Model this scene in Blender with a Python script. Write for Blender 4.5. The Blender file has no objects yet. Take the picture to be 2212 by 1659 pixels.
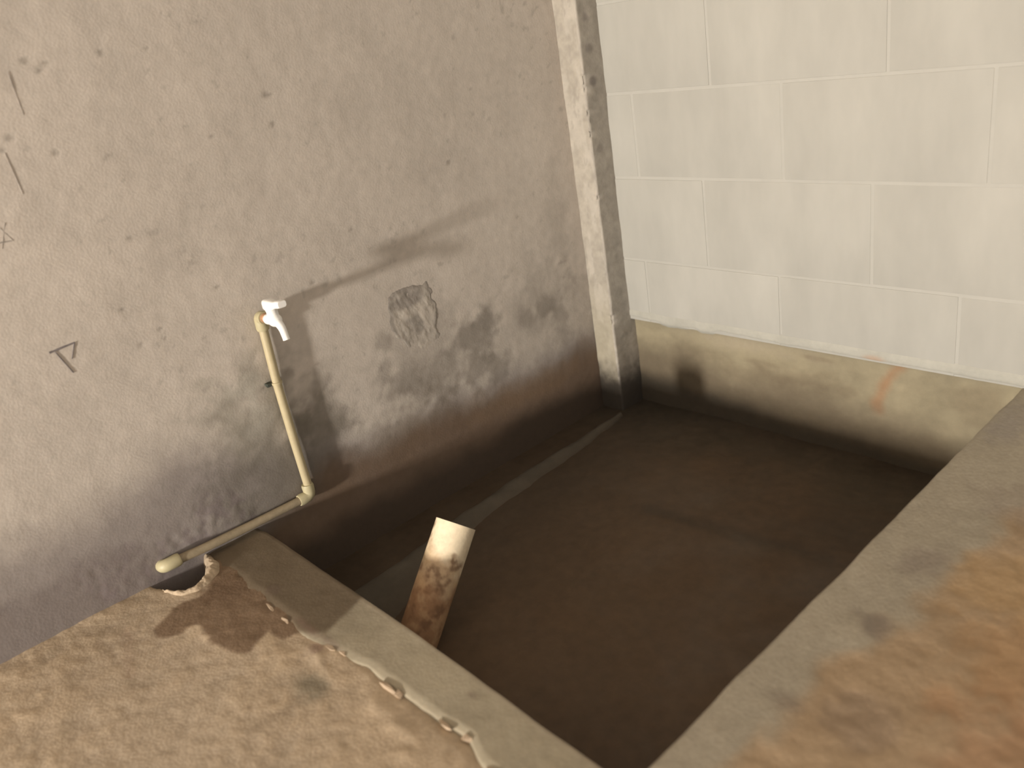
import bpy, bmesh, math, random
import numpy as np
from mathutils import Vector, Matrix

SC = bpy.context.scene
COL = SC.collection

# ------------------------------------------------------------------ camera
cam_d = bpy.data.cameras.new('camera')
cam = bpy.data.objects.new('camera', cam_d)
COL.objects.link(cam)
RIGHT = Vector((0.668066, 0.727037, -0.158444))
DOWN = Vector((0.194540, -0.376182, -0.905892))
FWD = Vector((-0.718221, 0.574372, -0.392752))
m3 = Matrix((RIGHT, -DOWN, -FWD)).transposed()
cam.matrix_world = Matrix.Translation((2.00571, -2.12042, 1.13443)) @ m3.to_4x4()
cam_d.sensor_fit = 'HORIZONTAL'
cam_d.sensor_width = 36.0
cam_d.lens = 1790.54 / 2212 * 36.0
cam_d.clip_start = 0.02
cam_d.dof.use_dof = True
cam_d.dof.focus_distance = 2.35
cam_d.dof.aperture_fstop = 1.9
SC.camera = cam

# ------------------------------------------------------------------ light
world = bpy.data.worlds.new('world')
SC.world = world
world.use_nodes = True
bg = world.node_tree.nodes['Background']
bg.inputs['Color'].default_value = (1.0, 0.93, 0.88, 1)
bg.inputs['Strength'].default_value = 0.95

def area(name, loc, target, sx, sy, power, color):
    d = bpy.data.lights.new(name, 'AREA')
    d.shape = 'RECTANGLE'
    d.size, d.size_y = sx, sy
    d.energy = power
    d.color = color
    o = bpy.data.objects.new(name, d)
    COL.objects.link(o)
    o.location = loc
    o.rotation_euler = (Vector(target) - Vector(loc)).to_track_quat('-Z', 'Y').to_euler()
    return o

# daylight that comes in low through the doorway behind and left of the viewer
area('doorway_light', (1.22, -6.5, 0.46), (0.5, 0, 0.4), 0.19, 0.34, 440.0, (1.0, 0.93, 0.84))

SC.view_settings.view_transform = 'Standard'
SC.view_settings.look = 'None'
SC.view_settings.gamma = 1.0
SC.view_settings.use_curve_mapping = False
SC.view_settings.exposure = -0.12

# ------------------------------------------------------------------ numpy helpers
def hash2(ix, iy, seed):
    n = (ix.astype(np.int64) * 374761393 + iy.astype(np.int64) * 668265263 + seed * 1442695041) & 0xffffffff
    n = ((n ^ (n >> 13)) * 1274126177) & 0xffffffff
    n = (n ^ (n >> 16)) & 0xffffffff
    return n / 4294967295.0

def vnoise(x, y, seed=0):
    ix, iy = np.floor(x), np.floor(y)
    fx, fy = x - ix, y - iy
    fx = fx * fx * fx * (fx * (fx * 6 - 15) + 10)
    fy = fy * fy * fy * (fy * (fy * 6 - 15) + 10)
    a, b = hash2(ix, iy, seed), hash2(ix + 1, iy, seed)
    c, d = hash2(ix, iy + 1, seed), hash2(ix + 1, iy + 1, seed)
    return (a * (1 - fx) + b * fx) * (1 - fy) + (c * (1 - fx) + d * fx) * fy

def fbm(x, y, freq, octv=4, seed=0, gain=0.5):
    """fractal noise, about -1..1"""
    s, a, t = 0.0, 1.0, 0.0
    for o in range(octv):
        c, d = math.cos(o * 1.1 + seed), math.sin(o * 1.1 + seed)
        s = s + a * (vnoise((x * c - y * d) * freq + o * 17.3, (x * d + y * c) * freq - o * 9.1, seed + o) * 2 - 1)
        t += a
        a *= gain
        freq *= 2.03
    return s / t * 1.6

def sstep(a, b, x):
    t = np.clip((x - a) / (b - a), 0, 1)
    return t * t * (3 - 2 * t)

def seg_dist(x, y, p, q):
    px, py = p; qx, qy = q
    dx, dy = qx - px, qy - py
    t = np.clip(((x - px) * dx + (y - py) * dy) / (dx * dx + dy * dy + 1e-12), 0, 1)
    return np.hypot(x - px - t * dx, y - py - t * dy)

def poly_sd(x, y, pts):
    """signed distance to a polygon, negative inside"""
    d = np.full(x.shape, 1e9)
    inside = np.zeros(x.shape, bool)
    n = len(pts)
    for i in range(n):
        p, q = pts[i], pts[(i + 1) % n]
        d = np.minimum(d, seg_dist(x, y, p, q))
        cond = (p[1] > y) != (q[1] > y)
        xx = (q[0] - p[0]) * (y - p[1]) / (q[1] - p[1] + 1e-12) + p[0]
        inside ^= cond & (x < xx)
    return np.where(inside, -d, d)

def blob(x, y, cx, cy, rx, ry, soft=0.5, warp=None):
    r = np.hypot((x - cx) / rx, (y - cy) / ry)
    if warp is not None:
        r = r + warp
    return 1 - sstep(1 - soft, 1 + soft, r)

def mixc(col, c, m):
    return col * (1 - m[..., None]) + np.array(c) * m[..., None]

def axis(*spans):
    """joined coordinate runs: (start, stop, step)"""
    out = []
    for a, b, s in spans:
        n = max(1, int(round(abs(b - a) / s)))
        out.append(np.linspace(a, b, n + 1)[(1 if out else 0):])
    return np.concatenate(out)

# ------------------------------------------------------------------ materials
def surf_mat(name, scale=60, amp=0.18, bump=0.25, bump_scale=180, rough=0.9, spec=0.3, base=None, detail=6, stretch=None):
    """colour from the mesh's own 'albedo' attribute (or a plain base) with fine procedural grain and relief"""
    m = bpy.data.materials.new(name)
    m.use_nodes = True
    nt = m.node_tree
    N, Lk = nt.nodes, nt.links
    b = N['Principled BSDF']
    geo = N.new('ShaderNodeNewGeometry')
    n1 = N.new('ShaderNodeTexNoise')
    n1.inputs['Scale'].default_value = scale
    n1.inputs['Detail'].default_value = detail
    n1.inputs['Roughness'].default_value = 0.65
    if stretch:
        st_ = N.new('ShaderNodeVectorMath')
        st_.operation = 'MULTIPLY'
        st_.inputs[1].default_value = stretch
        Lk.new(geo.outputs['Position'], st_.inputs[0])
        Lk.new(st_.outputs['Vector'], n1.inputs['Vector'])
    else:
        Lk.new(geo.outputs['Position'], n1.inputs['Vector'])
    mr = N.new('ShaderNodeMapRange')
    mr.inputs['From Min'].default_value = 0.25
    mr.inputs['From Max'].default_value = 0.75
    mr.inputs['To Min'].default_value = 1 - amp
    mr.inputs['To Max'].default_value = 1 + amp
    Lk.new(n1.outputs['Fac'], mr.inputs['Value'])
    mul = N.new('ShaderNodeVectorMath')
    mul.operation = 'SCALE'
    if base is None:
        at = N.new('ShaderNodeAttribute')
        at.attribute_name = 'albedo'
        Lk.new(at.outputs['Color'], mul.inputs[0])
        ar = N.new('ShaderNodeAttribute')
        ar.attribute_name = 'rough'
        Lk.new(ar.outputs['Fac'], b.inputs['Roughness'])
    else:
        mul.inputs[0].default_value = base
        b.inputs['Roughness'].default_value = rough
    Lk.new(mr.outputs['Result'], mul.inputs['Scale'])
    Lk.new(mul.outputs['Vector'], b.inputs['Base Color'])
    b.inputs['Specular IOR Level'].default_value = spec
    n2 = N.new('ShaderNodeTexNoise')
    n2.inputs['Scale'].default_value = bump_scale
    n2.inputs['Detail'].default_value = 5
    Lk.new(geo.outputs['Position'], n2.inputs['Vector'])
    bp = N.new('ShaderNodeBump')
    bp.inputs['Strength'].default_value = bump
    bp.inputs['Distance'].default_value = 0.004
    Lk.new(n2.outputs['Fac'], bp.inputs['Height'])
    Lk.new(bp.outputs['Normal'], b.inputs['Normal'])
    return m

M_WALL = surf_mat('cement_plaster', 45, 0.07, 0.18, 160)
M_SAND = surf_mat('rough_cement_floor', 90, 0.12, 0.3, 150)
M_KERB = surf_mat('trowelled_cement', 50, 0.08, 0.15, 140)
M_MUD = surf_mat('wet_brown_mud', 30, 0.15, 0.12, 60, spec=0.25)
M_BLOCK = surf_mat('skimmed_block', 5, 0.11, 0.06, 40, base=(0.415, 0.405, 0.365), rough=0.9, detail=4, stretch=(1.0, 1.0, 0.35))
M_JOINT = surf_mat('white_mortar', 14, 0.04, 0.08, 80, base=(0.435, 0.425, 0.385), rough=0.9)
M_PIPE = surf_mat('cream_plastic', 40, 0.08, 0.05, 60, base=(0.43, 0.365, 0.225), rough=0.5, spec=0.4)
M_FIT = surf_mat('cream_fitting_plastic', 40, 0.08, 0.05, 60, base=(0.41, 0.365, 0.225), rough=0.5, spec=0.4)
M_PIPE2 = surf_mat('dirty_cream_plastic', 50, 0.2, 0.1, 60, base=(0.27, 0.22, 0.145), rough=0.7, spec=0.3)
M_TAP = surf_mat('white_plastic', 30, 0.01, 0.02, 60, base=(0.86, 0.85, 0.82), rough=0.35, spec=0.5)
M_COPPER = surf_mat('dull_brass', 60, 0.15, 0.1, 120, base=(0.45, 0.26, 0.15), rough=0.5)
M_DARK = surf_mat('dark_clip_plastic', 40, 0.1, 0.1, 100, base=(0.05, 0.055, 0.045), rough=0.7)
M_MARK = surf_mat('grey_pencil', 90, 0.3, 0.1, 100, base=(0.17, 0.15, 0.15), rough=0.9)
M_DRAIN = surf_mat('muddy_plastic', 70, 0.12, 0.15, 120, spec=0.35)
M_LUMP = surf_mat('pale_mortar', 70, 0.15, 0.5, 160, base=(0.42, 0.325, 0.23), rough=0.95)
M_PLAIN = surf_mat('plain_cement', 20, 0.1, 0.1, 100, base=(0.52, 0.48, 0.43), rough=0.95)

# ------------------------------------------------------------------ mesh helpers
def link(name, me, mat, parent=None, kind=None, label=None, cat=None, group=None):
    o = bpy.data.objects.new(name, me)
    COL.objects.link(o)
    if mat is not None:
        me.materials.append(mat)
    if parent is not None:
        o.parent = parent
    if kind: o['kind'] = kind
    if label: o['label'] = label
    if cat: o['category'] = cat
    if group: o['group'] = group
    return o

def empty(name, loc, label, cat):
    o = bpy.data.objects.new(name, None)
    COL.objects.link(o)
    o.location = loc
    o.empty_display_size = 0.05
    o['label'] = label
    o['category'] = cat
    return o

def grid_mesh(name, P, albedo=None, rough=None, flip=False, smooth=True):
    """P: (nu, nv, 3) points"""
    nu, nv = P.shape[:2]
    me = bpy.data.meshes.new(name)
    idx = np.arange(nu * nv).reshape(nu, nv)
    q = np.stack([idx[:-1, :-1], idx[1:, :-1], idx[1:, 1:], idx[:-1, 1:]], -1).reshape(-1, 4)
    if flip:
        q = q[:, ::-1]
    me.vertices.add(nu * nv)
    me.vertices.foreach_set('co', P.reshape(-1).astype(np.float32))
    me.loops.add(q.size)
    me.loops.foreach_set('vertex_index', q.reshape(-1).astype(np.int32))
    me.polygons.add(len(q))
    me.polygons.foreach_set('loop_start', np.arange(0, q.size, 4, dtype=np.int32))
    me.polygons.foreach_set('loop_total', np.full(len(q), 4, dtype=np.int32))
    me.update(calc_edges=True)
    if smooth:
        me.polygons.foreach_set('use_smooth', np.ones(len(q), dtype=bool))
    if albedo is not None:
        at = me.attributes.new('albedo', 'FLOAT_COLOR', 'POINT')
        rgba = np.ones((nu * nv, 4), np.float32)
        rgba[:, :3] = np.clip(albedo.reshape(-1, 3), 0.005, 0.95)
        at.data.foreach_set('color', rgba.reshape(-1))
    if rough is not None:
        ar = me.attributes.new('rough', 'FLOAT', 'POINT')
        ar.data.foreach_set('value', np.broadcast_to(rough, (nu, nv)).astype(np.float32).reshape(-1))
    me.validate()
    return me

def bm_mesh(name, bm, smooth=True, angle=40):
    bmesh.ops.recalc_face_normals(bm, faces=bm.faces)
    me = bpy.data.meshes.new(name)
    bm.to_mesh(me)
    bm.free()
    if smooth:
        for p in me.polygons:
            p.use_smooth = True
        me.set_sharp_from_angle(angle=math.radians(angle))
    return me

def sweep(bm, pts, radii, seg=20, cap=True):
    """round tube through pts with a radius at each"""
    pts = [Vector(p) for p in pts]
    n = len(pts)
    if not hasattr(radii, '__len__'):
        radii = [radii] * n
    tang = []
    for i in range(n):
        a = pts[max(i - 1, 0)]; b = pts[min(i + 1, n - 1)]
        tang.append((b - a).normalized() if (b - a).length > 1e-9 else (tang[-1] if tang else Vector((0, 0, 1))))
    up = Vector((0.31, 0.17, 0.94)) if abs(tang[0].z) < 0.8 else Vector((0.94, 0.2, 0.1))
    s = tang[0].cross(up).normalized()
    rings = []
    for i in range(n):
        s = (s - tang[i] * s.dot(tang[i])).normalized()
        t2 = tang[i].cross(s)
        rings.append([bm.verts.new(pts[i] + (s * math.cos(2 * math.pi * k / seg) + t2 * math.sin(2 * math.pi * k / seg)) * radii[i]) for k in range(seg)])
    for i in range(n - 1):
        for k in range(seg):
            bm.faces.new((rings[i][k], rings[i][(k + 1) % seg], rings[i + 1][(k + 1) % seg], rings[i + 1][k]))
    if cap:
        bm.faces.new(rings[0][::-1])
        bm.faces.new(rings[-1])

def lathe_line(a, b, prof, base=0.0):
    """points and radii for a turned shape along a->b, prof = [(t in metres, radius)]"""
    a, b = Vector(a), Vector(b)
    d = (b - a).normalized()
    return [a + d * t for t, r in prof], [r for t, r in prof]

def bend(a, c, b, n=7):
    """quadratic bend through a corner"""
    a, c, b = Vector(a), Vector(c), Vector(b)
    return [(a * (1 - t) ** 2 + c * 2 * t * (1 - t) + b * t * t) for t in [i / (n - 1) for i in range(n)]]

def bev_box(bm, lo, hi, bev=0.002, seg=1):
    r = bmesh.ops.create_cube(bm, size=1.0)
    vs = r['verts']
    for v in vs:
        v.co = Vector([lo[i] + (v.co[i] + 0.5) * (hi[i] - lo[i]) for i in range(3)])
    if bev > 0:
        es = list({e for v in vs for e in v.link_edges})
        bmesh.ops.bevel(bm, geom=es, offset=bev, segments=seg, affect='EDGES', profile=0.6)

# scene measures (metres): left wall is x = 0, block wall is y = 0, floor is z = 0
PL, PW, PH, PD = 1.462, 1.366, 0.108, 0.225      # pit length, width, platform height, pit depth
KW = 1.620                                        # outer edge of the kerb
CA = 0.095                                        # corner column side
ROOM_X, ROOM_Y, ROOM_Z = 4.2, -7.2, 2.75

# ------------------------------------------------------------------ left wall
Y = axis((ROOM_Y, -2.4, 0.4), (-2.4, 0.0, 0.0065))
Z = axis((-0.30, 1.45, 0.0065), (1.45, ROOM_Z, 0.13))
y, z = np.meshgrid(Y, Z, indexing='ij')
n_big = fbm(y, z, 2.2, 4, 3)
n_mid = fbm(y, z, 9, 4, 11)
n_fin = fbm(y, z, 45, 3, 23)
alb = np.empty(y.shape + (3,))
alb[:] = (0.485, 0.435, 0.38)
alb *= (1 + 0.055 * n_big + 0.045 * n_mid + 0.03 * n_fin)[..., None]
hgt = 0.0016 * n_big + 0.0007 * n_mid + 0.0003 * n_fin
warp = 0.45 * fbm(y, z, 14, 4, 5) + 0.2 * n_fin
# damp blotches
for cy, cz, ry, rz, k in [
        (-0.626, 0.255, .085, .045, .5), (-0.556, 0.287, .05, .03, .3), (-0.414, 0.245, .028, .026, .4), (-0.32, 0.251, .03, .026, .4),
        (-0.25, 0.185, .03, .05, .35), (-0.25, 0.10, .04, .04, .3), (-0.662, 0.142, .045, .038, .45), (-0.567, 0.112, .04, .035, .5),
        (-0.819, 0.178, .07, .05, .35), (-0.968, 0.286, .02, .025, .35), (-0.96, 0.352, .016, .03, .35), (-0.923, 0.221, .04, .03, .3),
        (-0.30, 0.30, .10, .09, .22), (-0.20, 0.50, .035, .12, .16), (-0.45, 0.20, .30, .10, .16), (-0.80, 0.03, .06, .08, .45),
        (-0.80, 0.22, .16, .12, .2), (-1.345, 0.36, .05, .05, .25), (-1.29, 0.37, .03, .03, .3), (-1.433, 0.214, .10, .10, .25)]:
    m = blob(y, z, cy, cz, ry * 1.25, rz * 1.25, 0.5, warp) * k
    alb = mixc(alb, (0.16, 0.14, 0.115), m)
# greenish damp behind the pipe, and a dark green spot over it
alb = mixc(alb, (0.20, 0.19, 0.145), blob(y, z, -1.40, 0.20, .13, .20, .6, warp) * .45)
alb = mixc(alb, (0.05, 0.065, 0.05), blob(y, z, -1.488, 0.052, .018, .02, .4, warp) * .85)
alb = mixc(alb, (0.17, 0.15, 0.125), blob(y, z, -1.225, 0.11, .085, .22, .8, warp) * .72)  # riser's shadow to its right, deepened in the wall colour
# whitish scuffs beside the pipe
for cy, cz, ry, rz in [(-1.40, .395, .035, .025), (-1.37, .30, .03, .03), (-1.40, .26, .025, .02), (-1.385, .345, .015, .03)]:
    alb = mixc(alb, (0.50, 0.47, 0.41), blob(y, z, cy, cz, ry, rz, .5, warp) * .4)
# darkening along the foot of the wall, ragged upper edge
foot_dark_top = np.interp(y, [-2.4, -2.07, -1.97, -1.87, -1.75, -1.62, -1.50, -1.40, -1.2, -1.0], [.27, .27, .26, .26, .28, .30, .27, .22, .16, .07])
alb = mixc(alb, (0.07, 0.058, 0.05), blob(y, z, -1.70, -0.015, .085, .058, .5, warp * .6) * .92)  # shade of the pipe hollow painted on the wall behind it
foot_dark = (1 - sstep(-.09, .08, z - foot_dark_top + 0.035 * fbm(y, z, 8, 4, 41)))
alb = mixc(alb, (0.20, 0.175, 0.165), foot_dark * 0.82)
foot = (1 - sstep(-.03, .03, z - .125 + .035 * fbm(y, z, 10, 4, 43))) * (1 - sstep(-1.80, -1.62, y))
alb = mixc(alb, (.15, .125, .115), foot * .6)
alb = mixc(alb, (.13, .115, .09), blob(y, z, -1.37, .07, .16, .16, .8, warp) * .6)
alb = mixc(alb, (.15, .12, .09), blob(y, z, -0.93, .06, .20, .085, .7, warp) * .5)
scuff = blob(y, z, -1.66, 0.075, .20, .06, .5, warp * 1.4)
alb = mixc(alb, (0.17, 0.135, 0.14), scuff * .45 * sstep(-.4, .6, fbm(y, z, 45, 4, 8)))
hgt += scuff * 0.0013 * fbm(y, z, 60, 3, 9)
# mud left on the wall by the pit's water, below a wavy tide mark
tz = np.interp(y, [-1.47, -1.25, -1.05, -0.8, -0.6, -0.45, -0.25, 0], [.0, .075, .06, .06, .03, .03, .03, .02])  # mud edge raised beside the riser to deepen its painted shadow
mud_or_shade = (1 - sstep(-.06, .05, z - tz + 0.03 * fbm(y, z, 7, 4, 61))) * sstep(-1.55, -1.42, y)
alb = mixc(alb, (0.135, 0.088, 0.055), mud_or_shade * 0.85)
alb = mixc(alb, (0.20, 0.135, 0.085), blob(y, z, -0.42, -0.01, .18, .045, .6, warp) * .5)
pit_wall_low = (1 - sstep(-.05, .03, z + 0.10 + 0.02 * fbm(y, z, 9, 3, 66))) * sstep(-1.55, -1.42, y)  # darker again towards the pit floor
alb = mixc(alb, (0.055, 0.042, 0.032), pit_wall_low * 0.8)
# pocks and little dark specks
for i, (cy, cz) in enumerate([(-1.374, 1.216), (-1.588, 1.215), (-1.603, 1.205), (-1.11, 1.072), (-1.122, 1.074), (-1.124, 1.005), (-1.286, 1.009),
        (-1.704, 1.088), (-1.725, 1.067), (-1.546, 0.611), (-1.541, 0.585), (-1.63, 1.042), (-1.542, 0.83), (-0.375, 0.574), (-0.606, 0.797),
        (-1.611, 0.682), (-1.599, 0.589), (-1.625, 1.226), (-1.472, 1.22), (-1.01, 0.069), (-1.345, 0.372), (-1.131, 0.593), (-0.976, 0.697), (-1.382, 0.662)]):
    r = 0.0035 + 0.003 * ((i * 37) % 10) / 10
    m = blob(y, z, cy, cz, r * 1.3, r, .5)
    alb = mixc(alb, (0.17, 0.15, 0.125), m * .5)
    hgt -= 0.0015 * m
sp = sstep(1.05, 1.3, fbm(y, z, 55, 2, 77) + .35 * fbm(y, z, 5, 3, 78))
alb = mixc(alb, (0.22, 0.195, 0.17), sp * .3 * (1 - mud_or_shade))
wall_me = grid_mesh('wall_left', np.stack([hgt, y, z], -1), alb, 0.92 - 0.25 * mud_or_shade, flip=False)
wall_left = link('wall_left', wall_me, M_WALL, kind='structure', label='grey cement plastered wall with damp blotches behind the water pipe')

# scraped rough patch of mortar on the left wall
pp = [(-0.911, 0.472), (-0.894, 0.482), (-0.849, 0.485), (-0.771, 0.487), (-0.756, 0.457), (-0.746, 0.387), (-0.76, 0.312), (-0.798, 0.262), (-0.864, 0.274), (-0.913, 0.351), (-0.929, 0.406)]
Yp, Zp = np.meshgrid(np.linspace(-0.96, -0.715, 84), np.linspace(0.23, 0.515, 96), indexing='ij')
sd = poly_sd(Yp, Zp, pp) + 0.010 * fbm(Yp, Zp, 25, 4, 90) - .004
inn = 1 - sstep(-.012, .004, sd)
rg = fbm(Yp, Zp, 34, 4, 91)
st = fbm(Yp * 2.4 + Zp * .9, Zp * .8, 30, 3, 95)
fade = sstep(.27, .36, Zp + .02 * rg)
hp = -0.004 + inn * (0.0026 + 0.0022 * fade + (0.0003 + 0.0007 * fade) * rg + (0.0002 + 0.0008 * fade) * st)
ca = np.empty(Yp.shape + (3,)); ca[:] = (0.40, 0.36, 0.31)
ca *= (1 + .10 * rg + .10 * st)[..., None]
ca = mixc(ca, (0.19, 0.17, 0.15), (sstep(-.03, -.004, sd) * .75) * (0.6 + .4 * (Zp > .36)))
ca = mixc(ca, (0.17, 0.15, 0.135), blob(Yp, Zp, -0.845, 0.452, .055, .026, .5, rg * .3) * .55)
ca = mixc(ca, (0.15, 0.135, 0.12), blob(Yp, Zp, -0.835, 0.375, .02, .03, .5, rg * .3) * .5)
link('plaster_patch', grid_mesh('plaster_patch', np.stack([hp, Yp, Zp], -1), ca, 0.95), M_WALL, parent=wall_left, label='rough scraped mortar patch with ragged edges')

# scratched pencil marks, thin raised lines of their own
def mark(pts, r, mat=M_MARK):
    bm = bmesh.new()
    P = []
    for (a, b) in zip(pts[:-1], pts[1:]):
        for k in range(6):
            t = k / 6
            P.append((0.0008, a[0] + (b[0] - a[0]) * t, a[1] + (b[1] - a[1]) * t))
    P.append((0.0008, pts[-1][0], pts[-1][1]))
    rnd = random.Random(int(abs(pts[0][0]) * 1e4))
    sweep(bm, P, [r * (0.6 + 0.6 * rnd.random()) for _ in P], 6)
    link('scratch_mark', bm_mesh('scratch_mark', bm), mat, parent=wall_left)
mark([(-1.787, 0.641), (-1.731, 0.645)], .0021)
mark([(-1.733, 0.643), (-1.749, 0.612)], .0012)
mark([(-1.776, 0.639), (-1.757, 0.581)], .0014)
M_MARK2 = surf_mat('faint_pencil', 90, 0.3, 0.1, 100, base=(0.34, 0.305, 0.27), rough=0.9)
mark([(-1.663, 1.21), (-1.663, 1.125)], .0008, M_MARK2)
mark([(-1.723, 1.061), (-1.719, 0.975)], .0010, M_MARK2)
mark([(-1.80, 0.893), (-1.770, 0.890)], .0014, M_MARK2)
mark([(-1.784, 0.921), (-1.770, 0.890)], .0012, M_MARK2)
mark([(-1.772, 0.928), (-1.795, 0.880)], .0012, M_MARK2)

# ------------------------------------------------------------------ block wall (right)
bm = bmesh.new()
bev_box(bm, (-0.0, 0.0012, 0.105), (ROOM_X, 0.22, ROOM_Z), 0)
wall_right = link('wall_right', bm_mesh('wall_right', bm, False), M_JOINT, kind='structure', label='pale skimmed block wall above the concrete band')
zc = [0.105, 0.330, 0.612, 0.880, 1.150, 1.420, 1.690, 1.960, 2.230, 2.500, ROOM_Z]
heads = [[.19, .70, 1.21], [.45, .98], [.20, .724, 1.26], [.498, 1.015], [.22, .75, 1.27]]
rnd = random.Random(4)
for r in range(len(zc) - 1):
    hs = list(heads[r % 5])
    while hs[-1] + .52 < ROOM_X:
        hs.append(hs[-1] + .52)
    xs = [0.0] + hs + [ROOM_X]
    for x0, x1 in zip(xs[:-1], xs[1:]):
        j = 0.0035 + rnd.random() * 0.0015
        bm = bmesh.new()
        dy = rnd.uniform(-.0007, .0007)
        bev_box(bm, (x0 + j, dy, zc[r] + (j if r else -.0)), (x1 - j, 0.06, zc[r + 1] - j), 0.0016, 2)
        link('block', bm_mesh('block', bm, True, 50), M_BLOCK, parent=wall_right)

# ragged skim coat hanging over the lower edge of the block wall
X = np.linspace(CA, ROOM_X, 900)
V = np.linspace(0, 1, 9)
x, v = np.meshgrid(X, V, indexing='ij')
edge = np.interp(X, [.09, .155, .21, .26, .30, .374, .40, .43, .448, .47, .485, .555, .70, .869, 1.134, 1.37, 4.2], [.113, .110, .108, .098, .100, .108, .099, .101, .104, .113, .113, .110, .107, .107, .109, .107, .107])
edge = edge + 0.0022 * fbm(X, X * 0, 24, 4, 7) - .004
zz = edge[:, None] + (0.150 - edge[:, None]) * v
yy = 0.006 - 0.0085 * sstep(0, .22, v) + 0.006 * sstep(.6, 1, v)
ca = np.empty(x.shape + (3,)); ca[:] = (0.415, 0.405, 0.355)
ca *= (1 + .04 * fbm(x, zz, 12, 3, 3))[..., None]
ca = mixc(ca, (.45, .27, .16), blob(x, zz, .99, .112, .03, .012, .6) * .5)
link('skim_edge', grid_mesh('skim_edge', np.stack([x, yy, zz], -1), ca, 0.9, flip=False), M_WALL, parent=wall_right, label='ragged lower edge of the white skim coat')

# concrete band under the block wall, slightly set back
X = axis((0, 1.45, 0.0065), (1.45, ROOM_X, 0.1))
Z = axis((-0.32, 0.14, 0.0065))
x, z = np.meshgrid(X, Z, indexing='ij')
nb, nm, nf = fbm(x, z, 3, 4, 103), fbm(x, z, 12, 4, 104), fbm(x * .6, z, 42, 3, 105)
alb = np.empty(x.shape + (3,)); alb[:] = (0.295, 0.255, 0.17)
alb *= (1 + .08 * nb + .09 * nm + .06 * nf)[..., None]
wp = .5 * nm + .2 * nf
alb = mixc(alb, (0.42, 0.36, 0.27), blob(x, z, .55, .075, .20, .03, .7, wp) * .4)
for cx, cz, rx, rz, k in [(.62, .02, .07, .012, .4), (.75, .0, .10, .03, .3), (.60, -.05, .2, .05, .35), (.9, -.02, .03, .02, .35), (.35, .01, .12, .03, .25), (1.28, .03, .06, .05, .3), (.80, .072, .05, .008, .4)]:
    alb = mixc(alb, (.17, .13, .085), blob(x, z, cx, cz, rx, rz, .5, wp) * k)
rp = [(1.075, .112), (1.037, .08), (1.006, .015), (.993, -.032), (1.0, -.061)]
rd = np.minimum.reduce([seg_dist(x, z, rp[i], rp[i + 1]) for i in range(4)]) + .016 * wp
alb = mixc(alb, (.33, .165, .08), (1 - sstep(.0, .032, rd)) * .6)
band_shade = 1 - sstep(-.075, .075, z - np.interp(x, [.1, .3, .85, 1.2], [.005, .0, -.06, -.10]) + .035 * fbm(x, z, 6, 4, 110))  # sloping shadow line painted across the band in a muddy brown
alb = mixc(alb, (.11, .085, .058), band_shade * .8)
band_shade_low = 1 - sstep(-.04, .035, z + np.interp(x, [.1, .5, 1.2], [.12, .145, .185]) + .015 * fbm(x, z, 8, 3, 111))  # second, darker step of the painted shade near the pit floor
alb = mixc(alb, (.05, .042, .032), band_shade_low * .8)
h = 0.022 + .002 * nb + .0012 * nm + .0006 * nf
link('trim_1', grid_mesh('trim_1', np.stack([x, h, z], -1), alb, 0.88, flip=False), M_WALL, kind='structure', label='rough olive concrete band between block wall and pit')

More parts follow.
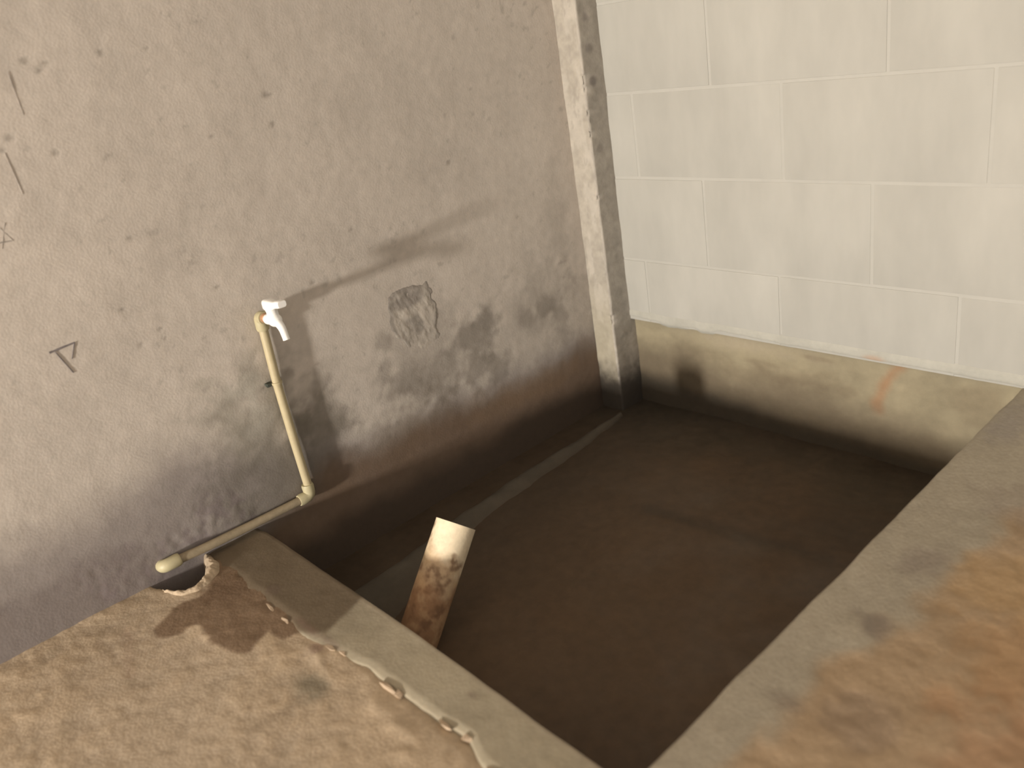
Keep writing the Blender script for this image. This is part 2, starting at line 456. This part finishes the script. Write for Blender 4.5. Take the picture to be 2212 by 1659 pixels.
# ------------------------------------------------------------------ corner column
def column():
    Zs = np.linspace(-PD - .03, ROOM_Z, 900)
    prof = []
    r = .006
    for t in np.linspace(0, 1, 22): prof.append((CA * t * .93, -CA, 0))
    for t in np.linspace(0.1, .9, 5): prof.append((CA - r + r * math.sin(t * math.pi / 2), -CA + r - r * math.cos(t * math.pi / 2), 1))
    for t in np.linspace(0, 1, 26): prof.append((CA, -CA + .007 + (CA + .02) * t, 2))
    prof = np.array(prof)
    P = np.zeros((len(prof), len(Zs), 3))
    P[..., 0] = prof[:, 0:1]; P[..., 1] = prof[:, 1:2]; P[..., 2] = Zs[None]
    s = np.arange(len(prof))[:, None] * .004 + 0 * Zs[None]
    zz = P[..., 2]
    n1, n2, n3 = fbm(s, zz, 6, 4, 130), fbm(s, zz, 30, 4, 131), fbm(s, zz, 90, 2, 132)
    wob = .0022 * fbm(zz * 0, zz, 9, 4, 133)
    corner = np.exp(-((prof[:, 0:1] - CA) ** 2 + (prof[:, 1:2] + CA) ** 2) / (.018 ** 2))
    chip = corner * sstep(.35, .9, fbm(zz * 0 + 3, zz, 22, 3, 134)) * .006
    off = .0010 * n1 + .0008 * n2
    sec = prof[:, 2:3]
    P[..., 0] += np.where(sec >= 1, off + wob - chip, 0)
    P[..., 1] -= np.where(sec <= 1, off + wob - chip, 0)
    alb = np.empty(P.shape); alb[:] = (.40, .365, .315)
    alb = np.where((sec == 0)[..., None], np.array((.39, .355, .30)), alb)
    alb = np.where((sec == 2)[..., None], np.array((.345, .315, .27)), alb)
    alb *= (1 + .06 * n1 + .10 * n2 + .05 * n3)[..., None]
    # splashes of paler mortar and grey chips on the narrow face
    alb = mixc(alb, (.50, .46, .40), (sec == 0) * sstep(.1, .6, fbm(s * 3, zz, 12, 3, 140)) * .5)
    alb = mixc(alb, (.33, .30, .26), (sec == 0) * sstep(.55, .9, fbm(s * 3, zz, 26, 3, 141)) * .6)
    for zc_, k in [(.93, .7), (1.03, .5), (.72, .35), (1.12, .5)]:
        alb = mixc(alb, (.15, .13, .12), (sec == 2) * blob(s, zz, .135, zc_, .012, .012, .5, n2 * .4) * k)
    alb = mixc(alb, (.36, .32, .22), (sec == 0) * (1 - sstep(.0, .35, zz)) * .5)
    mud_or_shade = 1 - sstep(-.06, .06, zz + .075 + .02 * n2)  # kerb's shadow on the column foot, painted in as a dark coat
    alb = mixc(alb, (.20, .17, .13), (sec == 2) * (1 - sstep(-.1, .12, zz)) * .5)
    alb = mixc(alb, (.05, .042, .034), mud_or_shade * .95)
    return grid_mesh('corner_column', P, alb, 0.92)
link('corner_column', column(), M_WALL, kind='structure', label='slim square cement column in the wall corner')

# ------------------------------------------------------------------ pit floor
X = axis((-.02, PW + .05, 0.009)); Yv = axis((-PL - .05, .05, 0.009))
x, yv = np.meshgrid(X, Yv, indexing='ij')
nb, nm, nf = fbm(x, yv, 2, 4, 150), fbm(x, yv, 8, 4, 151), fbm(x, yv, 40, 3, 152)
alb = np.empty(x.shape + (3,)); alb[:] = (.078, .051, .031)
alb *= (1 + .22 * nb + .14 * nm + .05 * nf)[..., None]
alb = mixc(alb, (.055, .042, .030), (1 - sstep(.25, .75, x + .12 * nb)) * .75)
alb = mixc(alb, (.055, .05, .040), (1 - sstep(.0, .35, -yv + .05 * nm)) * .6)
alb = mixc(alb, (.095, .062, .036), blob(x, yv, .85, -.85, .4, .35, .8, nm * .3) * .6)
ln = seg_dist(x, yv, (.60, -.56), (1.10, -.485)) + .006 * nm
alb = mixc(alb, (.035, .027, .02), (1 - sstep(.0, .05, ln)) * .4)
h = -PD + .004 * nb + .0025 * nm + .0006 * nf - .003 * (1 - sstep(.0, .05, ln))
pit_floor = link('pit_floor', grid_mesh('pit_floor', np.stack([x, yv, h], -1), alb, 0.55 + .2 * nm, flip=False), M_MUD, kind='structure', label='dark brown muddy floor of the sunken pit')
# strip of grey mortar along the left side of the pit floor
T = np.linspace(0, 1, 150); V = np.linspace(0, 1, 17)
t, v = np.meshgrid(T, V, indexing='ij')
ys = -1.46 + t * 1.33
xl = np.interp(ys, [-1.46, -1.17, -.91, -.6, -.35, -.13], [.155, .151, .115, .098, .105, .10]) + .006 * fbm(ys, ys * 0, 9, 3, 160)
xr = np.interp(ys, [-1.46, -1.31, -1.09, -.92, -.69, -.4, -.13], [.40, .37, .24, .225, .20, .17, .13]) + .006 * fbm(ys, ys * 0 + 4, 9, 3, 161)
xx = xl + (xr - xl) * v
nn = fbm(xx, ys, 14, 4, 162)
zz = -PD - .012 + (.024 + .002 * nn) * np.clip(np.sin(np.pi * v), 0, 1) ** .45
ca = np.empty(xx.shape + (3,)); ca[:] = (.095, .083, .066)
ca *= (1 + .15 * nn)[..., None]
ca = mixc(ca, (.07, .055, .04), sstep(.35, 1, v) * .7 + 0 * t)
link('mortar_strip', grid_mesh('mortar_strip', np.stack([xx, ys, zz], -1), ca, .85, flip=True), M_KERB, parent=pit_floor, label='grey mortar strip along the pit floor')

# ------------------------------------------------------------------ rough floor left of the kerb
STAIN = [(0.102, -1.644), (0.146, -1.678), (0.166, -1.709), (0.151, -1.737), (0.15, -1.767), (0.174, -1.805), (0.188, -1.832), (0.216, -1.838), (0.252, -1.821), (0.264, -1.789), (0.267, -1.76), (0.3, -1.766), (0.353, -1.768), (0.399, -1.757), (0.436, -1.748), (0.459, -1.727), (0.453, -1.705), (0.432, -1.668), (0.421, -1.662), (0.465, -1.662), (0.486, -1.651), (0.493, -1.622), (0.504, -1.551), (0.494, -1.492), (0.5, -1.40), (-0.05, -1.40), (-0.05, -1.63)]
def chaikin(pts, n=2):
    for _ in range(n):
        out = []
        for i in range(len(pts)):
            a, b = pts[i], pts[(i + 1) % len(pts)]
            out += [(a[0] * .75 + b[0] * .25, a[1] * .75 + b[1] * .25), (a[0] * .25 + b[0] * .75, a[1] * .25 + b[1] * .75)]
        pts = out
    return pts
HOLE = [(-0.03, -1.765), (-0.03, -1.69), (-0.011, -1.64), (0.07, -1.655), (0.112, -1.692), (0.095, -1.733), (0.02, -1.758)]
X = axis((-.02, PW + .02, 0.006)); Yv = axis((ROOM_Y, -2.75, .3), (-2.75, -1.53, 0.006))
x, yv = np.meshgrid(X, Yv, indexing='ij')
nb, nm, nf = fbm(x, yv, 3.5, 4, 170), fbm(x, yv, 13, 4, 171), fbm(x, yv, 48, 3, 172)
alb = np.empty(x.shape + (3,)); alb[:] = (.42, .33, .23)
alb *= (1 + .07 * nb + .08 * nm + .07 * nf)[..., None]
wp = .4 * nm + .25 * nf
alb = mixc(alb, (.40, .34, .27), blob(x, yv, .55, -1.95, .35, .2, .8, wp) * .35)
alb = mixc(alb, (.19, .17, .125), blob(x, yv, .668, -1.69, .042, .030, .6, wp * .6) * .75)
alb = mixc(alb, (.28, .22, .155), (1 - sstep(.003, .02, seg_dist(x, yv, (.68, -1.71), (.677, -1.83)) + .012 * wp)) * .5)
alb = mixc(alb, (.23, .15, .12), blob(x, yv, .580, -1.622, .02, .012, .6, wp) * .6)
alb = mixc(alb, (.30, .22, .155), (1 - sstep(.002, .018, seg_dist(x, yv, (.13, -1.88), (.30, -1.93)) + .012 * wp)) * .45)
sds = poly_sd(x, yv, chaikin(STAIN, 2)) + .006 * nm + .003 * nf
wet = 1 - sstep(-.006, .006, sds)
alb = mixc(alb, (.165, .108, .066), wet * .9)
alb = mixc(alb, (.12, .075, .045), blob(x, yv, .17, -1.66, .07, .05, .6, wp) * .5)
hole = 1 - sstep(-.012, .010, poly_sd(x, yv, HOLE) + .005 * nm)
alb = mixc(alb, (.06, .048, .038), hole * .92)  # the hollow's darkness is painted into its colour too
h = .0005 + .0022 * nb + .0014 * nm + .0008 * nf - .07 * hole - .010 * sstep(-1.60, -1.56, yv) + .004 * sstep(.0, .04, .03 - np.abs(yv + 1.635) + 0 * x) * sstep(-.2, .6, fbm(x, yv, 9, 3, 175)) * sstep(.48, .6, x)
link('floor', grid_mesh('floor', np.stack([x, yv, h], -1), alb, .92 - .35 * wet, flip=False), M_SAND, kind='structure', label='rough sandy cement floor with a wet stain by the wall')

# ------------------------------------------------------------------ trowelled kerb between floor and pit
X = axis((-.02, PW + .03, 0.006))
kl = np.interp(X, [-.03, .085, .30, .47, .585, .65, .71, .86, .94, 1.02, 1.09, 1.4], [-1.624, -1.622, -1.619, -1.617, -1.615, -1.60, -1.586, -1.584, -1.575, -1.568, -1.590, -1.60])
kl = kl + .004 * fbm(X, X * 0, 12, 3, 180)
kr = -PL + .0025 * fbm(X, X * 0, 4, 3, 181) + np.interp(X, [0, .04, .15, .6, 1.3], [-.012, -.006, -.002, .004, -.004])
sec = [(-.05, -.03), (-.03, -.006), (0, .0005), (.05, .0020), (.10, .0036)]
prof_v, prof_z, prof_f = [], [], []
for s_, z_ in sec: prof_v.append(s_); prof_z.append(z_); prof_f.append(0)
for s_ in np.linspace(.14, .95, 24): prof_v.append(s_); prof_z.append(.0045); prof_f.append(0)
for s_, z_ in [(.98, .003), (.995, -.003), (1.0, -.012)]: prof_v.append(s_); prof_z.append(z_); prof_f.append(0)
for z_ in np.linspace(-.025, -PD - .03, 26): prof_v.append(1.0); prof_z.append(z_); prof_f.append(1)
pv, pz, pf = np.array(prof_v), np.array(prof_z), np.array(prof_f)
P = np.zeros((len(X), len(pv), 3))
P[..., 0] = X[:, None]
P[..., 1] = kl[:, None] + (kr - kl)[:, None] * pv[None]
P[..., 2] = pz[None]
x, yv, zz = P[..., 0], P[..., 1], P[..., 2]
nb, nm, nf = fbm(x, yv + zz, 4, 4, 185), fbm(x, yv + zz, 16, 4, 186), fbm(x * .5, yv + zz, 60, 2, 187)
P[..., 2] += np.where(pf[None] == 0, .0012 * nb + .0008 * nm, 0)
P[..., 1] += np.where(pf[None] == 1, .002 * nb + .001 * nm, 0)
alb = np.empty(P.shape); alb[:] = (.315, .275, .20)
alb *= (1 + .08 * nb + .06 * nm + .03 * nf)[..., None]
alb = mixc(alb, (.43, .37, .29), sstep(.85, .97, pv)[None] * (pf[None] == 0) * .5 + 0 * x)
sds = poly_sd(x, yv, STAIN[:21] + [(.493, -1.622), (.548, -1.585), (.50, -1.44), (-.05, -1.40), (-.05, -1.63)]) + .004 * nm
wet = (1 - sstep(-.008, .008, sds)) * (pf[None] == 0)
alb = mixc(alb, (.11, .08, .05), wet * .85)
alb = mixc(alb, (.13, .095, .07), blob(x, yv, .30, -1.585, .022, .014, .6, nm * .5) * .6)
alb = mixc(alb, (.13, .08, .06), blob(x, yv, .49, -1.60, .05, .008, .6, nm * .5) * .5)
alb = mixc(alb, (.19, .14, .11), blob(x, yv, .60, -1.595, .03, .010, .6, nm * .5) * .6)
alb = mixc(alb, (.17, .13, .10), blob(x, yv, .95, -1.50, .012, .006, .6, nm * .5) * .5)
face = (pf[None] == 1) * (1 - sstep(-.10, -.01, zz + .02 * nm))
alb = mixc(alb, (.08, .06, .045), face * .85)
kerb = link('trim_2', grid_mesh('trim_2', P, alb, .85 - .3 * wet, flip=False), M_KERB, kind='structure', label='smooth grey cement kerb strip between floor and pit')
# cracked mortar flakes standing along the kerb's outer joint
rnd = random.Random(12)
for cx, cy, sx, sy, sz in [(.60, -1.604, .020, .006, .008), (.635, -1.596, .016, .005, .007), (.80, -1.592, .030, .006, .010), (.83, -1.587, .018, .007, .008), (.36, -1.621, .028, .004, .005), (.43, -1.620, .025, .004, .005), (.965, -1.577, .022, .006, .009), (1.02, -1.572, .016, .007, .008), (1.12, -1.59, .03, .008, .008)]:
    bm = bmesh.new()
    for k in range(16):
        a_ = rnd.uniform(0, 2 * math.pi); r_ = rnd.uniform(.55, 1)
        bm.verts.new((cx + sx * r_ * math.cos(a_), cy + sy * 1.3 * r_ * math.sin(a_), .001 + sz * .55 * rnd.uniform(-.6, 1)))
    bmesh.ops.convex_hull(bm, input=bm.verts)
    for v_ in [v_ for v_ in bm.verts if not v_.link_faces]:
        bm.verts.remove(v_)
    link('mortar_flake', bm_mesh('mortar_flake', bm, True, 25), M_LUMP, parent=kerb)

# pale mortar ridge left round the pipe hole
rp = np.array([(-.012, -1.624), (.020, -1.628), (.060, -1.634), (.095, -1.650), (.116, -1.676), (.124, -1.704), (.112, -1.730), (.085, -1.748), (.05, -1.762)])
tt_ = np.linspace(0, 1, 120)
ti = tt_ * (len(rp) - 1)
cx = np.interp(ti, np.arange(len(rp)), rp[:, 0]); cy = np.interp(ti, np.arange(len(rp)), rp[:, 1])
tx, ty = np.gradient(cx), np.gradient(cy)
tl = np.hypot(tx, ty); nx, ny = -ty / tl, tx / tl
w = np.linspace(-1, 1, 25)
wid = (.017 + .006 * fbm(tt_ * .3, tt_ * 0, 22, 3, 300)) * np.clip(np.sin(np.pi * np.clip(tt_ * 1.02, 0, 1)), 0, 1) ** .35
px_ = cx[:, None] + nx[:, None] * w[None] * wid[:, None]
py_ = cy[:, None] + ny[:, None] * w[None] * wid[:, None]
ln_, l2_ = fbm(px_, py_, 40, 4, 301), fbm(px_, py_, 110, 2, 302)
amp = np.interp(tt_, [0, .1, .3, .55, .8, 1], [.006, .012, .013, .010, .005, .002])
pz_ = -.006 + (amp[:, None] + .006) * (1 - w[None] ** 2) ** .6 + (.0045 * ln_ + .0015 * l2_) * (1 - w[None] ** 2)
ca = np.empty(px_.shape + (3,)); ca[:] = (.40, .315, .22)
ca *= (1 + .14 * ln_ + .08 * l2_)[..., None]
link('mortar_ridge', grid_mesh('mortar_ridge', np.stack([px_, py_, pz_], -1), ca, .95, flip=False), M_SAND, parent=bpy.data.objects['floor'], label='pale lumpy mortar ridge round the pipe hole')

# ------------------------------------------------------------------ raised floor on the right
pr = []
for z_ in np.linspace(-PD - .03, PH - .02, 22): pr.append((0, z_, 0))
rr = .012
for t_ in np.linspace(0, 1, 6): pr.append((rr - rr * math.cos(t_ * math.pi / 2), PH - rr + rr * math.sin(t_ * math.pi / 2), 1))
for d_ in axis((.016, .75, .006), (.75, ROOM_X - PW, .2)): pr.append((d_, PH, 1))
pr = np.array(pr)
Yv = axis((ROOM_Y, -1.9, .25), (-1.9, .06, .006))
P = np.zeros((len(pr), len(Yv), 3))
P[..., 0] = PW + pr[:, 0:1]; P[..., 1] = Yv[None]; P[..., 2] = pr[:, 1:2]
s = np.cumsum(np.r_[0, np.hypot(np.diff(pr[:, 0]), np.diff(pr[:, 1]))])[:, None] + 0 * Yv[None]
yv = P[..., 1]; d_ = P[..., 0] - PW
top = pr[:, 2:3]
nb, nm, nf = fbm(s, yv, 3.2, 4, 200), fbm(s, yv, 13, 4, 201), fbm(s, yv, 50, 3, 202)
bound = np.interp(yv, [-1.5, -1.27, -1.14, -.975, -.70, -.437, 0], [.105, .105, .112, .145, .18, .17, .20]) + .025 * nm + .02 * nb
sandy = sstep(-.02, .035, d_ - bound) * top
alb = np.empty(P.shape); alb[:] = (.345, .305, .235)
alb *= (1 + .07 * nb + .05 * nm + .03 * nf)[..., None]
alb = mixc(alb, (.355, .25, .15), sandy * .85)
wp = .5 * nm + .25 * nf
for cd, cy, rd_, ry, c, k in [(.33, -.95, .10, .12, (.39, .235, .115), .55), (.40, -1.15, .1, .12, (.37, .215, .12), .55), (.24, -.80, .07, .08, (.43, .29, .15), .6),
                             (.42, -.88, .05, .03, (.20, .12, .09), .7), (.45, -1.0, .05, .03, (.22, .13, .10), .6), (.12, -1.02, .03, .03, (.20, .165, .135), .7), (.11, -.80, .035, .05, (.24, .20, .165), .6),
                             (.10, -1.25, .025, .02, (.2, .165, .13), .6), (.16, -.5, .08, .07, (.27, .225, .18), .5), (.22, -.18, .16, .12, (.30, .27, .25), .5), (.20, -1.22, .05, .05, (.24, .18, .13), .5)]:
    alb = mixc(alb, c, blob(d_, yv, cd, cy, rd_, ry, .6, wp) * k * top)
P[..., 2] += (.0012 * nb + .001 * nm) * top + sandy * (.0015 * nb + .0012 * nm + .0006 * nf + .001)
P[..., 0] += (.003 * nb + .0016 * nm) * (1 - top) + .003 * fbm(yv * 0, yv, 6, 4, 207)
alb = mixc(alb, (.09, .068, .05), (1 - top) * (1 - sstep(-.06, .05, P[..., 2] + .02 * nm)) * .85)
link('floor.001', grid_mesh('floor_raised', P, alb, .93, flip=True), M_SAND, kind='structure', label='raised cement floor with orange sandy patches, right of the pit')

# ------------------------------------------------------------------ rest of the room, out of view
bm = bmesh.new(); bev_box(bm, (-.1, ROOM_Y, ROOM_Z), (ROOM_X + .1, .2, ROOM_Z + .12), 0)
link('added_ceiling', bm_mesh('added_ceiling', bm, False), M_PLAIN, kind='structure', label='added unseen cement slab overhead')  # unseen, put in to keep the pit dark

# ------------------------------------------------------------------ water pipe
PX, PY = .0185, -1.3135
wp_ = empty('water_pipe', (PX, PY, 0.0), 'cream plastic water pipe rising up the grey wall then running along its foot', 'pipe')
def part(name, bm, mat, parent, label=None, angle=40, shift=None):
    me = bm_mesh(name, bm, True, angle)
    o = link(name, me, mat, label=label)
    o.parent = parent
    root = parent
    off = Vector((0, 0, 0))
    while root is not None:
        off += root.location
        root = root.parent
    me.transform(Matrix.Translation(-off))
    return o
R0 = .0118
bm = bmesh.new(); sweep(bm, [(PX, PY + .002, .05), (PX, PY, .2), (PX, PY, .375), (PX, PY + .006, .53)], R0, 20)
part('riser', bm, M_PIPE, wp_)
bm = bmesh.new(); sweep(bm, [(PX, PY - .03, .028), (PX, -1.5, .031), (PX + .002, -1.62, .036), (PX, -1.70, .040)], R0, 20)
part('horizontal_run', bm, M_PIPE2, wp_, 'dirty brownish lower length of pipe')
# lower elbow
bm = bmesh.new()
c = Vector((PX, PY, .029))
pts = [c + Vector((0, 0, .036)), c + Vector((0, 0, .030))] + bend(c + Vector((0, 0, .016)), c, c + Vector((0, -.016, 0))) + [c + Vector((0, -.030, 0)), c + Vector((0, -.036, 0))]
sweep(bm, pts, [.0155, .0172] + [.0165] * 7 + [.0172, .0155], 20)
part('elbow_fitting', bm, M_FIT, wp_)
# elbow turning into the wall at the far end
bm = bmesh.new()
c = Vector((PX, -1.732, .041))
pts = [c + Vector((0, .040, 0)), c + Vector((0, .034, 0))] + bend(c + Vector((0, .016, 0)), c, c + Vector((-.012, 0, -.004))) + [c + Vector((-.026, 0, -.006)), c + Vector((-.034, 0, -.008))]
sweep(bm, pts, [.0155, .0172] + [.0168] * 7 + [.0172, .0172], 20)
part('elbow_fitting', bm, M_FIT, wp_)
# upper threaded elbow holding the tap
bm = bmesh.new()
c = Vector((PX, PY + .006, .560))
pts = [c + Vector((0, 0, -.036)), c + Vector((0, 0, -.030))] + bend(c + Vector((0, 0, -.014)), c, c + Vector((.014, 0, 0.001))) + [c + Vector((.024, 0, .001)), c + Vector((.029, 0, .001))]
sweep(bm, pts, [.0155, .0172] + [.0165] * 7 + [.0175, .0165], 20)
top_elbow = part('elbow_fitting', bm, M_FIT, wp_)
bm = bmesh.new()
a_, b_ = c + Vector((.026, 0, .001)), c + Vector((.050, 0, .002))
pp_, rr_ = lathe_line(a_, b_, [(0, .0125), (.006, .0125), (.007, .0095)] + [(.008 + .0018 * k, .0098 if k % 2 else .0108) for k in range(9)])
sweep(bm, pp_, rr_, 18)
part('threaded_stub', bm, M_COPPER, wp_, 'brass threaded stub')
# pipe clip nailed to the wall
bm = bmesh.new()
for k in range(15):
    pass
ang = [math.radians(a) for a in range(-100, 101, 20)]
outer = [(PX + .0145 * math.cos(a), PY + .0145 * math.sin(a)) for a in ang]
inner = [(PX + .0120 * math.cos(a), PY + .0120 * math.sin(a)) for a in ang]
def clip_ring(z0, z1):
    vo0 = [bm.verts.new((x_, y_, z0)) for x_, y_ in outer]; vo1 = [bm.verts.new((x_, y_, z1)) for x_, y_ in outer]
    vi0 = [bm.verts.new((x_, y_, z0)) for x_, y_ in inner]; vi1 = [bm.verts.new((x_, y_, z1)) for x_, y_ in inner]
    for i in range(len(outer) - 1):
        bm.faces.new((vo0[i], vo0[i + 1], vo1[i + 1], vo1[i])); bm.faces.new((vi0[i], vi1[i], vi1[i + 1], vi0[i + 1]))
        bm.faces.new((vo1[i], vo1[i + 1], vi1[i + 1], vi1[i])); bm.faces.new((vo0[i], vi0[i], vi0[i + 1], vo0[i + 1]))
    for i in (0, -1):
        bm.faces.new((vo0[i], vo1[i], vi1[i], vi0[i]))
clip_ring(.374, .380)
clip = part('pipe_clip', bm, M_PIPE, wp_)
bm = bmesh.new()
sweep(bm, [(.0, PY - .024, .377), (.012, PY - .024, .377), (.014, PY - .024, .377), (.017, PY - .024, .377)], [.003, .003, .006, .005], 10)
bev_box(bm, (.002, PY - .027, .3725), (PX, PY - .012, .3815), .001)
part('nail', bm, M_DARK, clip, 'dark nail and tab')

# ------------------------------------------------------------------ tap
TY = PY + .006
tap = empty('tap', (.08, TY, .562), 'white plastic tap with lever handle on top of the cream pipe', 'tap')
bm = bmesh.new()
pts, rad = lathe_line((.064, TY, .561), (.13, TY, .565), [(0, .0125), (.004, .0138), (.012, .0138), (.014, .0118), (.022, .0120), (.030, .0150), (.040, .0168), (.050, .0160), (.058, .0120), (.062, .004)])
sweep(bm, pts, rad, 20)
part('tap_body', bm, M_TAP, tap)
bm = bmesh.new()
pts = bend((.100, TY, .564), (.130, TY, .560), (.1365, TY, .540), 8) + [(.139, TY, .528), (.1405, TY, .520), (.141, TY, .5175)]
sweep(bm, pts, [.0105, .011, .011, .0108, .0105, .010, .0096, .0092, .0088, .0086, .0092, .0092], 18, cap=False)
pts2 = [(.141, TY, .5175), (.1404, TY, .5205), (.1388, TY, .5285)]
sweep(bm, pts2, [.0092, .0068, .0066], 18)
part('spout', bm, M_TAP, tap)
bm = bmesh.new()
pts, rad = lathe_line((.102, TY, .566), (.104, TY, .606), [(0, .0135), (.008, .0150), (.014, .0145), (.017, .0142), (.022, .0142), (.025, .0155), (.036, .0158), (.039, .0150)])
sweep(bm, pts, rad, 18)
part('valve_stem', bm, M_TAP, tap)
# lever: hub block with a flared paddle
bm = bmesh.new()
L0 = [(.084, .0125, .592, .6165), (.090, .0155, .590, .6180), (.106, .0160, .590, .6180), (.120, .0135, .592, .6170), (.130, .0105, .597, .6165), (.140, .0100, .600, .6185), (.152, .0125, .602, .6215), (.164, .0140, .604, .6230), (.172, .0110, .606, .6220)]
rings = []
for x_, w_, z0_, z1_ in L0:
    ring = []
    for k in range(12):
        a = 2 * math.pi * (k + .5) / 12
        cx_, sx_ = math.cos(a), math.sin(a)
        e_ = lambda q: math.copysign(abs(q) ** .55, q)
        ring.append(bm.verts.new((x_, TY + w_ * e_(cx_), (z0_ + z1_) / 2 + (z1_ - z0_) / 2 * e_(sx_))))
    rings.append(ring)
for i in range(len(rings) - 1):
    for k in range(12):
        bm.faces.new((rings[i][k], rings[i][(k + 1) % 12], rings[i + 1][(k + 1) % 12], rings[i + 1][k]))
bm.faces.new(rings[0][::-1]); bm.faces.new(rings[-1])
part('lever_handle', bm, M_TAP, tap, angle=50)

# ------------------------------------------------------------------ muddy drain pipe leaning in the pit
D = Vector((-0.1039, 0.6779, 0.7278)).normalized()
TOP = Vector((.4826, -1.1575, 0.02))
LEN = .355
RO, RI = .0517, .0474
base = TOP - D * LEN
drain = empty('drain_pipe', base, 'short wide plastic drain pipe leaning in the pit, white top and rusty mud below', 'drain pipe')
up = Vector((0, 0, 1))
s1 = D.cross(up).normalized(); s2 = D.cross(s1)
nA, nT = 120, 130
to_cam = Vector((.80, -.45, .40))
a0 = math.atan2(to_cam.dot(s2), to_cam.dot(s1)) + math.pi      # seam on the far side
ang = a0 + np.linspace(0, 2 * math.pi, nA + 1)
tt = np.linspace(0, LEN, nT)
def drain_pts(r, tvals):
    A, Tt = np.meshgrid(ang, tvals, indexing='ij')
    P = np.zeros(A.shape + (3,))
    for i in range(3):
        P[..., i] = D[i] * Tt + r * (s1[i] * np.cos(A) + s2[i] * np.sin(A))
    return A, Tt, P
A, Tt, Po = drain_pts(RO, tt)
u_, v_ = (A - a0 - math.pi) * RO, Tt
n1, n2 = fbm(u_, v_, 16, 4, 220), fbm(u_, v_, 42, 4, 221)
alb = np.empty(A.shape + (3,)); alb[:] = (.74, .63, .45)
alb *= (1 + .05 * n2)[..., None]
fr = (LEN - v_)                       # distance from the open end
side = fr + .034 * n1 + .024 * n2
mudp = sstep(.058, .115, side - .55 * u_ + .005)
alb = mixc(alb, (.43, .30, .18), mudp * .85)
alb = mixc(alb, (.27, .145, .075), sstep(.13, .20, side) * .85)
alb = mixc(alb, (.15, .085, .05), sstep(.0, .9, n2 + .4 * n1) * mudp * .7)
alb = mixc(alb, (.50, .34, .19), sstep(.1, .8, -n2 + .3 * n1) * mudp * .45)
alb = mixc(alb, (.45, .36, .22), sstep(.25, .8, -n1) * sstep(.03, .07, side) * (1 - sstep(.1, .14, side)) * .5)
pipe_wall = link('pipe_wall', grid_mesh('pipe_wall', Po, alb, .6 + .3 * mudp, flip=True), M_DRAIN, parent=drain)
_, _, Pi = drain_pts(RI, np.linspace(LEN, .02, 20))
Ar, rr2 = np.meshgrid(ang, np.linspace(RO, RI, 3), indexing='ij')
Pr = np.zeros(Ar.shape + (3,))
for i in range(3):
    Pr[..., i] = D[i] * LEN + rr2 * (s1[i] * np.cos(Ar) + s2[i] * np.sin(Ar))
Pin = np.concatenate([Pr, Pi[:, 1:]], 1)
ca = np.empty(Pin.shape); ca[:] = (.62, .56, .45)
link('pipe_lining', grid_mesh('pipe_lining', Pin, ca, .6, flip=True), M_DRAIN, parent=drain, label='pale inside of the pipe with its cut rim')
